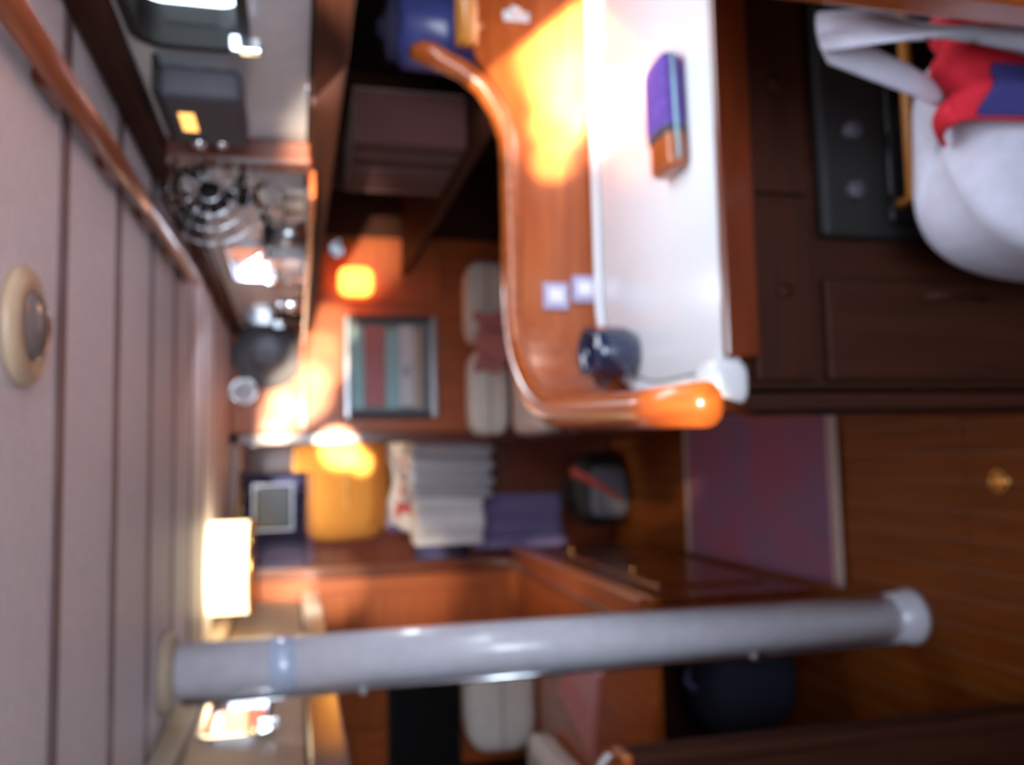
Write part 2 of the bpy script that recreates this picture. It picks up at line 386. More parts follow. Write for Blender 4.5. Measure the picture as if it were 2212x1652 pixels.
# divider: varnished upstand that wraps the worktop, with a bent rail cap sweeping up to starboard
dv = thing('galley_divider', 'varnished teak divider with a curved rail cap behind the worktop', 'partition')
pk = []
pc = [(.055, .915), (.060, 1.10), (.068, 1.30), (.075, 1.47)]
for i in range(1, 13):
    a = math.pi - i / 12 * math.pi / 2
    pc.append((.075 + .26 + .26 * math.cos(a), 1.47 + .35 * math.sin(a)))
pc += [(.40, 1.82), (.55, 1.82), (.65, 1.82)]
def strip(path, th, z0, ztop):
    bm = bmesh.new(); L = []; R = []
    P = [Vector((p[0], p[1])) for p in path]
    for i, p in enumerate(P):
        t = (P[min(i + 1, len(P) - 1)] - P[max(i - 1, 0)]).normalized(); n = Vector((-t.y, t.x))
        zt = ztop(i)
        L.append([bm.verts.new((*(p + n * th / 2), z0)), bm.verts.new((*(p + n * th / 2), zt))])
        R.append([bm.verts.new((*(p - n * th / 2), z0)), bm.verts.new((*(p - n * th / 2), zt))])
    for i in range(len(P) - 1):
        bm.faces.new((L[i][0], L[i + 1][0], L[i + 1][1], L[i][1])); bm.faces.new((R[i][0], R[i][1], R[i + 1][1], R[i + 1][0]))
        bm.faces.new((L[i][1], L[i + 1][1], R[i + 1][1], R[i][1])); bm.faces.new((L[i][0], R[i][0], R[i + 1][0], L[i + 1][0]))
    bm.faces.new((L[0][0], L[0][1], R[0][1], R[0][0])); bm.faces.new((L[-1][0], R[-1][0], R[-1][1], L[-1][1]))
    bmesh.ops.recalc_face_normals(bm, faces=bm.faces[:]); return bm
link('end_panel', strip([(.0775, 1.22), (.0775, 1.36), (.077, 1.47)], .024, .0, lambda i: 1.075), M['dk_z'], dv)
link('cap_bracket', prism([(.93, 1.08), (1.22, 1.08), (1.22, .86)], .052, .07, 'X'), M['mah_y'], dv)
link('curved_panel', strip(pc[3:], .026, .60, lambda i: 1.075), M['ora_x'], dv, False)
# raised part toward the hull: its top follows the sweep
sweep = [(.65, 1.075), (.70, 1.08), (.76, 1.10), (.815, 1.135), (.85, 1.18), (.872, 1.23)]
link('raised_panel', prism([(.648, .87), (1.30, .87), (1.30, 1.165), (.885, 1.165), (.86, 1.15), (.83, 1.13), (.80, 1.11), (.76, 1.09), (.70, 1.078), (.648, 1.075)], 1.805, 1.835, 'Y', 0), M['ora_x'], dv)
cap = [(p[0], p[1], 1.09) for p in pc] + [(p[0], 1.82, p[1] + .012) for p in sweep[1:]] + [(.885, 1.825, 1.265), (.892, 1.835, 1.285), (.895, 1.85, 1.30)]
link('rail_cap', tube(cap, [.027] * (len(cap) - 3) + [.028, .022, .015], 14, flat=.8), M['ora_y'], dv, True)
hr = thing('fiddle_rail', 'honey-coloured fiddle rail running from the curved rail cap to the hull', 'rail', (0, 0, 0))
link('rail', tube([(.90, 1.80, 1.185), (1.30, 1.80, 1.185)], .026, 12), M['honey'], hr, True)
for xx in (.95, 1.22): link('standoff', tube([(xx, 1.81, 1.168), (xx, 1.815, 1.15)], .012, 8), M['honey'], hr, True)
# things on the divider and worktop
def socket(px, label):
    p = onY(px[0], px[1], 1.803)
    t = thing('switch_plate', label, 'switch', (p.x, 1.803, p.z), group='pale lilac plates on the teak divider')
    link('plate', box(-.030, .030, -.006, 0, -.029, .029, .006, 3), M['lilac'], t)
    link('rocker', box(-.016, .016, -.011, -.004, -.018, .018, .004), M['whitec'], t)
socket((1200, 640), 'pale lilac switch plate on the divider, the upper one nearer the rail cap')
socket((1262, 625), 'pale lilac switch plate on the divider, lower one nearer the worktop')
def mug(name, label, loc, r, h, mat, rz=0):
    t = thing(name, label, 'mug', loc, rz)
    link('cup', lathe([(0, 0), (r * .8, 0), (r * .98, h * .25), (r, h * .7), (r * .93, h), (r * .86, h), (r * .9, h * .7), (r * .86, h * .2), (0, h * .1)], 36), mat, t, True)
    link('handle', tube([(r * .9 + .03 * math.sin(a * math.pi / 10), 0, h * (.25 + .05 * a)) for a in range(11)], .006, 8), mat, t, True)
    return t
mug('mug', 'round navy glazed mug in the corner of the white worktop', (.20, 1.60, .900), .052, .10, M['navy'], 2.4)
pou = thing('patterned_pouch', 'violet and orange patterned pouch lying on the front of the worktop', 'pouch', (.585, 1.365, .9005), .04)
link('fabric_side', puff(.15, .09, .045, .3, wob=.02, seed=3), M['violet'], pou, True, loc=(.03, 0, 0))
link('end_panel', puff(.075, .088, .040, .3, wob=.02, seed=5), M['ora_x'], pou, True, loc=(-.065, 0, 0))
link('stripe', puff(.022, .09, .043, .4), M['grey'], pou, True, loc=(-.035, 0, 0))
link('zip', tube([(-.09, -.046, .022), (.1, -.046, .024)], .003, 8), M['teal'], pou, True)
p = onY(1115, 35, 1.80)
hk = thing('coat_hook', 'small white hook on the divider close to the partition post', 'hook', (p.x, 1.803, p.z))
link('base', box(-.012, .012, -.006, 0, -.03, .03, .003), M['white'], hk); link('prong', tube([(0, -.004, .005), (0, -.03, 0), (0, -.036, .02)], .006, 8), M['white'], hk, True)

# near partition at the right of the frame
pt = thing('galley_partition', 'mahogany partition with a rounded edge post at the near end of the galley', 'partition')
link('panel', box(.495, 1.30, .745, .775, 0, 1.46, .003), M['mah_z'], pt)
link('edge_post', box(.474, .502, .73, .79, 0, 1.50, .012, 3), M['ora_z'], pt)
link('top_rail', box(.476, 1.30, .735, .785, 1.455, 1.495, .008), M['ora_x'], pt)

# white canvas bag with red and navy print, its strap hooked on the partition
bagm = plain('pale_lavender_canvas', (.56, .55, .66), .9, bump=.4, scale=45)
bag = thing('canvas_bag', 'plump white canvas bag with a long strap, standing in front of the oven', 'bag', (.43, 1.03, 0))
link('body', puff(.37, .22, .655, .35, 56, 40, wob=.02, seed=11), bagm, bag, True)
link('strap', tube([(.05, .0, .58), (.055, -.08, .76), (.058, -.14, .92), (.060, -.165, .95), (.062, -.185, .90), (.068, -.19, .65), (.07, -.19, .30)], [.016, .022, .026, .026, .027, .027, .025], 10, flat=.35), bagm, bag, True)
sf = thing('scarf', 'red and navy scarf stuffed in the top of the white canvas bag', 'scarf', (.43, 1.03, 0))
def sc_pt(s_, t):
    x_ = -.005 + .150 * s_; drop = .10 + .10 * (1 - abs(s_ - .35) * 2.0) if s_ < .8 else .11
    if t < .4: return (x_, -.02 - .21 * t, .655 + .05 * math.sin(t * 4.5) + .012 * math.sin(s_ * 14))
    return (x_ * (1 - .1 * (t - .4)), -.105 - .020 * math.sin((t - .4) * 2.6) + .006 * math.sin(s_ * 17), .70 - (t - .4) / .6 * (drop + .04))
link('red_fold', cloth(sc_pt, 30, 24, .006), M['red'], sf, True)
def bl_pt(s_, t):
    q = sc_pt(.02 + .5 * s_, .44 + .24 * t + .14 * s_ * 0.5); return (q[0], q[1] - .008, q[2])
link('navy_patch', cloth(bl_pt, 12, 8, .003), M['blueprint'], sf, True)

# ================================================================== GRAB RAIL, CEILING LAMP, FITTINGS
gr = thing('grab_rail', 'varnished mahogany grab rail screwed along the starboard side of the ceiling', 'grab rail', (0, 0, 0))
link('bar', tube([(.40, .62, 1.796), (.43, 1.4, 1.796), (.455, 2.28, 1.796)], .015, 14), wood('grab_rail_wood', sr(120, 60, 38), sr(150, 82, 55), 'Y'), gr, True)
for yy in (.72, 1.02, 1.32, 1.62, 1.92, 2.20):
    xx = .403 + .052 * (yy - .7) / 1.6
    link('standoff', prism([(yy - .05, CEIL - .002), (yy - .022, CEIL - .022), (yy + .022, CEIL - .022), (yy + .05, CEIL - .002)], xx - .011, xx + .011, 'X'), M['mah_y'], gr)
p = onZ(40, 705, CEIL)
cl = thing('ceiling_lamp', 'round beige-rimmed dome lamp, unlit, on the ceiling', 'lamp', (p.x, p.y, CEIL))
link('rim', lathe([(.028, 0), (.060, 0), (.062, -.006), (.056, -.013), (.040, -.016), (.034, -.012), (.028, -.004)], 40), plain('beige_rim', (.50, .36, .24), .4), cl, True)
link('dome', lathe([(.038, -.006), (.034, -.018), (.02, -.026), (0, -.028)], 32), plain('smoked_dome', (.16, .12, .11), .2), cl, True)

# mast post
ms = thing('mast_post', 'white painted mast post rising from the floor to the ceiling', 'mast', (-.435, 1.98, 0))
link('tube', lathe([(0, .0), (.058, .0), (.058, CEIL), (0, CEIL)], 48), M['mast'], ms, True)
link('foot_collar', lathe([(.056, 0), (.072, 0), (.072, .016), (.066, .03), (.062, .07), (.056, .072)], 48), M['mast'], ms, True)
link('ceiling_collar', lathe([(.056, CEIL), (.085, CEIL), (.083, CEIL - .02), (.064, CEIL - .03), (.056, CEIL - .03)], 48), M['portside'], ms, True)
link('cable_conduit', tube([(-.064, -.01, .05), (-.064, -.01, CEIL - .04)], .0065, 12), M['chrome'], ms, True)
link('highlight_band', lathe([(.0582, 1.55), (.0597, 1.552), (.0597, 1.60), (.0582, 1.602)], 48), plain('pale_blue_highlight', (.52, .62, .85), .2, coat=1), ms, True)  # pale blue band painted on for the highlight on the mast
for zz in (.45, .95, 1.4): link('clip', box(-.075, -.05, -.018, 0, zz, zz + .015, .002), M['steel'], ms)

# hanging lamp with a lit drum shade
p = onY(497, 1225, 3.0)
hl = thing('hanging_lamp', 'glowing drum-shaded lamp hanging at the ceiling behind the mast', 'lamp', (p.x, 3.0, p.z - .07))
link('shade', lathe([(.145, 0), (.148, .0), (.148, .135), (.145, .135)], 40), M['shade'], hl, True)
link('bottom_ring', lathe([(.138, -.004), (.151, -.004), (.151, .010), (.138, .010)], 40), M['brass'], hl, True)
link('top_ring', lathe([(.12, .134), (.151, .134), (.151, .142), (.12, .142)], 40), M['brass'], hl, True)
link('stem', tube([(0, 0, .06), (0, 0, CEIL - p.z + .07)], .008, 10), M['brass'], hl, True)
link('spider', box(-.145, .145, -.004, .004, .136, .141, 0, bm=box(-.004, .004, -.145, .145, .136, .141, 0)), M['brass'], hl)
l = bpy.data.lights.new('hanging_lamp_bulb', 'POINT'); l.energy = 8; l.color = (1, .62, .3); l.shadow_soft_size = .06
lo = bpy.data.objects.new('hanging_lamp_bulb', l); COL.objects.link(lo); lo.location = (p.x, 3.0, p.z - .02)

# ------------------------------------------------ starboard coachroof side: instruments, fan, glasses
p = onX(430, 175, CX - .01)
rd = thing('radio_set', 'dark grey radio set with an amber display next to the starboard window', 'radio', (CX - .012, 1.37, 1.685))
link('case', box(-.050, 0, -.10, .10, -.060, .055, .012, 3), M['grey'], rd)
link('display', box(-.052, -.0495, -.04, .03, .012, .034, .001), M['screen'], rd)
link('knob', lathe([(0, 0), (.011, 0), (.010, -.014), (0, -.014)], 20, 'X'), M['chrome'], rd, True, loc=(-.049, .068, .015))
link('knob', lathe([(0, 0), (.008, 0), (.007, -.012), (0, -.012)], 20, 'X'), M['chrome'], rd, True, loc=(-.049, .068, -.02))
link('bracket', box(-.045, 0.01, -.105, .105, .054, .062, .002), M['black'], rd)
p = onX(455, 420, CX - .06)
fan = thing('cabin_fan', 'black cabin fan with chrome guard on the starboard cabin side', 'fan', (CX - .06, p.y, p.z))
link('motor', lathe([(0, .0), (.030, .0), (.034, -.03), (.026, -.06), (0, -.065)], 24, 'Y'), M['black'], fan, True, loc=(0, .06, 0))
bl = bmesh.new()
for q in range(3):
    a = q * 2.094 + .4; v = [bl.verts.new((r_ * math.cos(a + d), dz, r_ * math.sin(a + d))) for r_, d, dz in ((.016, 0, -.004), (.075, -.3, -.014), (.088, .1, 0), (.075, .5, .012), (.016, .6, .006))]
    bl.faces.new(v)
bmesh.ops.solidify(bl, geom=bl.faces[:], thickness=.002)
link('blades', bl, M['black'], fan)
gd = bmesh.new()
for rr, yy in ((.098, 0), (.075, -.022), (.05, -.030), (.022, -.034)): tube([(rr * math.cos(t * .2618), yy, rr * math.sin(t * .2618)) for t in range(25)], .0018, 6, gd)
for q in range(12):
    a = q * .5236; tube([(r_ * math.cos(a), y_, r_ * math.sin(a)) for r_, y_ in ((.02, -.034), (.05, -.030), (.075, -.022), (.098, 0), (.09, .02), (.04, .03))], .0014, 6, gd)
link('guard', gd, M['chrome'], fan, True)
link('arm', tube([(0, .03, -.02), (.03, .03, -.05), (.06, .03, -.06)], .008, 10), M['black'], fan, True)
def wineglass(y_, h_, label):
    t = thing('wine_glass', label, 'glass', (CX - .045, y_, 1.5255), group='glasses on the starboard ledge')
    link('bowl', lathe([(.004, h_ * .42), (.02, h_ * .48), (.027, h_ * .65), (.024, h_), (.0225, h_), (.0255, h_ * .65), (.018, h_ * .5), (0, h_ * .45)], 28), M['clearglass'], t, True)
    link('stem', lathe([(0, 0), (.024, .0), (.023, .003), (.004, .006), (.004, h_ * .44), (0, h_ * .44)], 24), M['clearglass'], t, True)
lg = struct(link('trim_6', box(CX - .075, CX + .0, 1.69, 3.85, 1.512, 1.524, .003), M['ora_y']))
for y_, h_, lb in ((1.79, .105, 'clear wine glass on the ledge, closest to the upright post'), (1.90, .10, 'clear wine glass on the ledge, second from the upright post'), (2.62, .09, 'clear wine glass on the ledge beneath the middle window')): wineglass(y_, h_, lb)
def canister(y_, r, h_, mat, label, lid):
    t = thing('canister', label, 'canister', (CX - .045, y_, 1.5245), group='canisters on the starboard ledge')
    link('can', lathe([(0, 0), (r, 0), (r, h_), (0, h_)], 28), mat, t, True)
    link('lid', lathe([(0, h_), (r * 1.06, h_), (r * 1.06, h_ + .012), (r * .3, h_ + .016), (0, h_ + .016)], 28), lid, t, True)
canister(2.08, .028, .085, M['steel'], 'brushed steel canister with black lid on the ledge', M['black'])
canister(2.24, .027, .09, M['white'], 'white canister with chrome lid on the ledge', M['chrome'])
canister(3.05, .026, .075, M['chrome'], 'shiny chrome canister further forward on the ledge', M['chrome'])
canister(3.22, .028, .10, M['black'], 'black canister with steel lid at the forward end of the ledge', M['steel'])

# things on the bulkhead
hat = thing('grey_hat', 'soft slate-grey sun hat hanging high on the bulkhead beside the clock', 'hat', (.46, BULK - .012, 1.665))
link('brim', lathe([(.07, -.02), (.15, -.012), (.152, -.016), (.07, -.026)], 40, 'Y'), M['greycloth'], hat, True)
link('crown', lathe([(.078, -.02), (.076, -.06), (.06, -.085), (0, -.09)], 32, 'Y'), M['greycloth'], hat, True)
ck = thing('brass_clock', 'round chrome-rimmed clock on the bulkhead close under the ceiling', 'clock', (.30, BULK - .012, 1.765))
link('case', lathe([(0, 0), (.055, 0), (.06, -.02), (.05, -.032), (.046, -.024), (0, -.024)], 36, 'Y'), M['chrome'], ck, True)
link('dial', lathe([(0, -.026), (.046, -.026), (.046, -.024), (0, -.024)], 36, 'Y'), M['paper'], ck, True)
link('hand', box(-.002, .002, -.028, -.0265, 0, .035, 0), M['black'], ck); link('hand', box(0, .025, -.028, -.0265, -.002, .002, 0), M['black'], ck)
ck.name = 'wall_clock'
# framed chart with coloured bands
pa, pb = onY(742, 905, BULK), onY(942, 685, BULK)
x0, x1, z1, z0 = pa.x, pb.x, pa.z, pb.z
pic = thing('framed_print', 'grey framed print of pale, rose and teal bands on the bulkhead', 'picture', ((x0 + x1) / 2, BULK - .003, (z0 + z1) / 2))
hw, hh = (x1 - x0) / 2, (z1 - z0) / 2
for a, b, c, d in ((-hw, hw, hh - .03, hh), (-hw, hw, -hh, -hh + .03), (-hw, -hw + .03, -hh + .026, hh - .026), (hw - .03, hw, -hh + .026, hh - .026)):
    link('frame', box(a, b, -.028, 0, c, d, .008, 3), M['steel'] if c > 0 or d < 0 else M['grey'], pic)
prt = link('mount', box(-hw + .02, hw - .02, -.012, -.001, -hh + .02, hh - .02, 0), M['greypaper'], pic)
IH = hh * 2 - .07; z = hh - .035
for i, (fr, mt) in enumerate(((.16, 'teal'), (.27, 'rosepaper'), (.17, 'teal'), (.20, 'paper'), (.09, 'tanpaper'), (.11, 'greypaper'))):
    xr = hw - .045
    link('band', box(-xr + (.01 if i % 2 else 0), xr - (0 if i % 2 else .015), -.0165 - .0012 * (i % 2), -.012, z - fr * IH + .002, z - .002, .001), M[mt], pic)
    if i == 3:
        cu = bpy.data.curves.new('lettering', 'FONT'); cu.body = 'IE'; cu.size = .055; cu.extrude = .0006; cu.align_x = 'CENTER'; cu.align_y = 'CENTER'
        tc_ = bpy.data.objects.new('tmp', cu); COL.objects.link(tc_); bpy.context.view_layer.update(); lm = bpy.data.meshes.new_from_object(tc_.evaluated_get(bpy.context.evaluated_depsgraph_get())); bpy.data.objects.remove(tc_)
        lt = bpy.data.objects.new('lettering', lm); COL.objects.link(lt); lt.parent = pic; lt.location = (-.02, -.0185, z - fr * IH / 2)
        lt.rotation_euler = (math.pi / 2, math.pi / 2, 0); lm.materials.clear(); lm.materials.append(M['ink'])
    z -= fr * IH
# amber wall lamp
p = onY(768, 610, BULK - .07)
wl = thing('wall_lamp', 'small round amber-glowing wall lamp on the bulkhead above the cream settee', 'lamp', (p.x, BULK, p.z))
link('globe', puff(.13, .11, .15, 1), M['warmbulb'], wl, True, loc=(0, -.085, -.075))
link('bracket', tube([(0, 0, .02), (0, -.05, .04), (0, -.085, .075)], .007, 10), M['brass'], wl, True)
link('rose', lathe([(0, 0), (.03, 0), (.026, -.01), (0, -.014)], 24, 'Y'), M['brass'], wl, True, loc=(0, 0, .02))
p = onY(715, 545, BULK - .03)
rl = thing('reading_lamp', 'little chrome reading lamp with flared head under the shelf board', 'lamp', (p.x, BULK - .002, p.z))
link('head', lathe([(.012, 0), (.022, -.03), (.04, -.07), (.038, -.07), (.018, -.028), (0, -.004)], 24, 'Y'), M['chrome'], rl, True, loc=(0, -.04, -.02))
link('arm', tube([(0, 0, .02), (0, -.025, .02), (0, -.045, -.015)], .006, 8), M['chrome'], rl, True)

# starboard side locker: dark open shelf with books and a blue jar
sl = thing('side_locker', 'dark open locker shelf under the starboard side deck', 'shelf')
link('bottom_board', box(.82, 1.33, 1.87, BULK - .03, 1.06, 1.085, .003), M['hull'], sl)
link('back_board', box(1.30, 1.318, 1.87, BULK - .03, 1.06, 1.50, .002), M['blackwood'], sl)
link('divider_board', box(.90, 1.30, 2.86, 2.88, 1.085, 1.50, .002), M['hull'], sl)
bcols = [('rosepaper', (.20, .07, .07)), ('g', (.10, .05, .05)), ('b', (.22, .12, .12)), ('c', (.07, .03, .03)), ('d', (.25, .15, .16)), ('e', (.13, .07, .09))]
bm_ = [plain('book_cover_' + a, tuple(v * .7 for v in c), .8) for a, c in bcols]
desc = ['dull red', 'dark brown', 'brick pink', 'near-black', 'dusty rose', 'plum']
y_ = 2.32
for i in range(9):
    th = .036 + .009 * ((i * 5) % 4); hgt = .31 + .025 * ((i * 3) % 3)
    t = thing('book', '%s book standing in the locker, %s' % (desc[i % 6], ['nearest the blue jar', 'second from the jar end of the row', 'third from the jar end of the row', 'fourth from the jar end of the row', 'fifth from the jar end of the row', 'sixth from the jar end of the row', 'third from the bulkhead end of the row', 'second from the bulkhead end of the row', 'last in the row toward the bulkhead'][i]), 'book', (.86, y_, 1.0855), group='books in the starboard locker')
    link('cover', box(0, .15, 0, th, 0, hgt, .003), bm_[i % 6], t); link('pages', box(.004, .152, .003, th - .003, .004, hgt + .0006, 0), M['tanpaper'], t)
    y_ += th + .003
jar = thing('blue_jar', 'ribbed blue enamel jar standing in the locker beside the honey rail', 'jar', (1.075, 2.10, 1.0855))
link('body', lathe([(0, 0), (.085, 0), (.098, .02), (.098, .09), (.103, .10), (.098, .11), (.096, .20), (.075, .22), (0, .225)], 40), M['bluecloth'], jar, True)
link('lid', lathe([(0, .222), (.08, .222), (.08, .24), (.03, .25), (.02, .265), (0, .268)], 32), M['navycloth'], jar, True)

# ================================================================== FORWARD CREAM SETTEE
se = thing('settee_base', 'mahogany settee base with skirting under the cream cushions', 'settee', (0, 0, 0))
link('front_board', box(.085, 1.28, 3.26, 3.285, .05, .475, .004), M['mah_x'], se)
link('end_board', box(.085, .11, 3.285, BULK - .024, .05, .475, .004), M['mah_y'], se)
link('seat_board', box(.085, 1.28, 3.26, BULK - .02, .475, .495, .004), M['mah_x'], se)
link('kick_board', box(.10, 1.27, 3.30, 3.315, 0, .05, 0), M['blackwood'], se)
for a, b in ((.22, .62), (.68, 1.10)):
    d = link('locker_door', box(a, b, 3.248, 3.262, .12, .42, .008), M['ora_x'], se)
    link('knob', lathe([(0, 0), (.012, 0), (.014, -.016), (0, -.02)], 16, 'Y'), M['brass'], d, True, loc=((a + b) / 2, 3.248, .38))
def cush(label, cx, cy, z, sx, sy, sz, grp, tilt=0, seed=1, name='cushion', mat='cream', pm='pipe', e=.22, pipe=True):
    t = thing(name, label, 'cushion', (cx, cy, z), 0, grp)
    t.rotation_euler.x = tilt
    link('cover', puff(sx, sy, sz, e, 48, 28, wob=.006, seed=seed), M[mat], t, True)
    if pipe:
        pts = []
        for k in range(49):
            lo = 2 * math.pi * k / 48; sp = lambda a: math.copysign(abs(a) ** e, a)
            pts.append((sp(math.cos(lo)) * sx / 2 * 1.002, sp(math.sin(lo)) * sy / 2 * 1.002, sz * .5))
        link('piping', tube(pts, .005, 6), M[pm], t, True)
    return t
G = 'cream leather settee cushions'
cush('cream leather seat cushion at the doorway end of the forward settee', .280, 3.505, .496, .375, .49, .14, G, seed=2)
cush('cream leather seat cushion in the middle of the forward settee', .667, 3.505, .496, .375, .49, .14, G, seed=3)
cush('cream leather seat cushion toward the hull on the forward settee', 1.05, 3.505, .496, .355, .49, .14, G, seed=4)
cush('cream back cushion leaning on the bulkhead under the framed print', .285, 3.80, .62, .38, .13, .19, G, seed=5, e=.3)
cush('cream back cushion leaning on the bulkhead under the amber lamp', .685, 3.80, .62, .38, .13, .20, G, seed=6, e=.3)
pp = thing('pink_cloth', 'crumpled faded pink cloth tossed over the cream back cushions', 'cloth', (.50, 3.69, .638))
link('fold', cloth(lambda s, t: (-.13 + .26 * s + .01 * math.sin(9 * t), .03 - .07 * math.sin(t * 1.6) - .02 * math.sin(s * 11 + t * 3), .01 + .13 * (1 - t) + .012 * math.sin(s * 14)), 24, 16), M['pink'], pp, True)

# ================================================================== CORRIDOR: RUG, SHOES/BAG
rg = thing('rug', 'plum and purple woven runner rug with pale bands lying in the walkway', 'rug', (-.10, 2.765, .0))
def rugpt(x0, x1, y0, y1): return lambda s, t: (x0 + (x1 - x0) * s, y0 + (y1 - y0) * t, .009 + .0015 * math.sin(9 * s + 3) * math.sin(7 * t))
link('pile', cloth(rugpt(-.30, .285, -.475, .475), 24, 40, -.008), M['rug'], rg, True)
link('end_band', cloth(rugpt(-.30, .285, -.52, -.476), 24, 3, -.008), M['fringe'], rg, True)
link('end_band', cloth(rugpt(-.30, .285, .476, .51), 24, 3, -.008), M['fringe'], rg, True)
p = onZ(1335, 1080, 0.0)
hb = thing('holdall', 'black and grey holdall with a red strap band on the floor in the doorway', 'bag', (-.17, 4.04, .001), .12)
link('body', puff(.34, .22, .25, .5, wob=.03, seed=9), M['black'], hb, True)
link('grey_panel', puff(.25, .16, .20, .5, wob=.03, seed=12), M['greycloth'], hb, True, loc=(-.02, -.055, 0))
link('red_band', tube([(-.06, -.142, .06), (-.02, -.147, .12), (.03, -.13, .19), (.07, -.07, .24), (.09, 0, .25)], .026, 10, flat=.4), plain('red_webbing', (.42, .05, .04), .8), hb, True)
link('handle', tube([(-.1, 0, .22), (-.05, 0, .29), (.05, 0, .29), (.1, 0, .22)], .010, 8), M['black'], hb, True)

# ================================================================== FORE CABIN SEEN THROUGH THE DOORWAY
be = thing('berth', 'mahogany vee-berth platform filling the fore cabin beyond the doorway', 'berth', (0, 0, 0))
link('front_board', box(-.95, 1.08, 4.20, 4.225, 0, .70, .004), M['mah_x'], be)
link('platform', box(-.95, 1.08, 4.20, FORE - .01, .70, .725, .004), M['mah_x'], be)
mt = thing('mattress', 'dark navy mattress on the vee-berth platform', 'mattress', (.05, 4.84, .7255))
link('cover', box(-.75, .75, -.60, .60, 0, .11, .04, 4), M['navycloth'], mt, True)
nc = thing('navy_curtain', 'navy fringed curtain hanging across the top left of the doorway', 'curtain', (-.30, BULK + .12, 0))
link('panel', cloth(lambda s, t: (-.17 + .42 * s, .012 * math.sin(s * 30), 1.775 - .275 * t), 48, 8), M['navycloth'], nc, True)
link('rod', tube([(-.15, 0, 1.780), (.26, 0, 1.780)], .008, 10), M['brass'], nc, True)
for bx_ in (-.14, .25): link('bracket', tube([(bx_, 0, 1.78), (bx_, -.092, 1.795)], .006, 8), M['brass'], nc, True)
fr = bmesh.new()
for i in range(34): tube([(-.168 + i * .0126, .012 * math.sin((i / 34) * 30), 1.50), (-.168 + i * .0126, .012 * math.sin((i / 34) * 30) + .002, 1.47)], .003, 5, fr)
link('fringe', fr, M['lilaccloth'], nc, True)['kind'] = 'stuff'
dsp = thing('small_screen', 'small black framed screen hanging in front of the navy curtain', 'screen', (-.20, BULK + .085, 1.645))
link('case', box(-.10, .10, -.014, .0, -.085, .085, .008, 3), M['black'], dsp)
for cx_ in (-.07, .07): link('cord', tube([(cx_, -.004, .08), (cx_, .03, .15)], .002, 6), M['steel'], dsp)
link('glass', box(-.088, .088, -.016, -.013, -.072, .072, .002), M['gloss'], dsp)
for a, b, c, d in ((-.1, .1, .08, .084), (-.1, .1, -.084, -.08), (-.1, -.096, -.08, .08), (.096, .1, -.08, .08)): link('edge_strip', box(a, b, -.0175, -.0145, c, d, 0), M['steel'], dsp)
cush('golden yellow cushion with pale piping standing on the fore-cabin berth', -.11, 4.44, .90, .58, .20, .48, None, seed=21, name='yellow_cushion', mat='yellow', pm='yellowp', e=.35, pipe=False)
yc = [o for o in COL.objects if o.name == 'yellow_cushion'][0]
link('piping', tube([(-.27, -.075, .22), (-.1, -.098, .225), (.1, -.098, .225), (.27, -.075, .22)], .006, 8), M['yellowp'], yc, True)
link('side_panel', box(-.22, .24, -.095, -.07, .03, .15, .02, 3), plain('ochre_panel', (.55, .20, .035), .85), yc, True)
yc.location.z = 1.085
bx = thing('bedding_box', 'lilac folded blanket under the yellow cushion on the berth', 'blanket', (-.11, 4.50, .837))
bx.name = 'folded_blanket'
for k in range(4): link('fold', box(-.27, .27, -.10, .12, .0 + k * .061, .058 + k * .061, .02, 3), M['lilaccloth'], bx, True)
rs = thing('printed_shirt', 'white shirt with faded red print heaped in front of the yellow cushion', 'shirt', (-.13, 4.31, .905))
def shirt(s, t):
    return (-.21 + .44 * s + .02 * math.sin(t * 9), -.05 + .10 * (1 - t) + .022 * math.sin(s * 9 + t * 5), .20 - .20 * t + .025 * math.sin(s * 7 + 1) * (1 - t))
link('cloth', cloth(shirt, 40, 20), M['whitec'], rs, True)
for (a0, a1, b0, b1) in ((.10, .28, .25, .36), (.20, .30, .36, .75), (.34, .60, .22, .32), (.40, .48, .32, .78), (.48, .62, .66, .78), (.68, .76, .25, .8)):
    def pf(s, t, a0=a0, a1=a1, b0=b0, b1=b1):
        q = shirt(a0 + (a1 - a0) * s, b0 + (b1 - b0) * t); return (q[0], q[1] - .006, q[2])
    link('print', cloth(pf, 8, 8, .002), M['redsoft'], rs, True)
gs = thing('grey_shirt', 'grey-white pleated shirt draped over the edge of the berth', 'shirt', (-.05, 4.15, .10))
def pl(s, t):
    fold = math.sin(s * 26 + t * 5)
    zt = .90 - .55 * max(0, t - .28) if t > .28 else .90 - .02 * t
    return (-.17 + .32 * s + .03 * t, .10 - .16 * min(1, t / .3) + .016 * fold * (.3 + t), zt + .008 * fold - (.03 if t < .1 else 0) + .03)
link('cloth', cloth(pl, 60, 30), plain('pale_grey_cotton', (.42, .41, .47), .9, bump=.3), gs, True)
link('collar', tube([(-.12, .12, .925), (-.05, .07, .95), (.04, .06, .95), (.11, .11, .93)], .014, 8, flat=.5), M['whitec'], gs, True)
wt = thing('white_towel', 'bright white towel hanging over the berth edge left of the grey shirt', 'towel', (-.31, 4.13, .12))
link('cloth', cloth(lambda s, t: (-.10 + .22 * s, .10 - .14 * min(1, t / .25) + .008 * math.sin(s * 12), (.875 if t < .25 else .875 - .42 * (t - .25)) + .006 * math.sin(s * 9)), 24, 24, .008), M['whitec'], wt, True)
lb = thing('lilac_blanket', 'lilac blanket hanging down the front of the berth to the holdall', 'blanket', (-.28, 4.12, 0))
link('cloth', cloth(lambda s, t: (-.16 + .26 * s, .04 + .010 * math.sin(s * 16) - .03 * t, .72 - .44 * t), 30, 16, .008), M['lilaccloth'], lb, True)
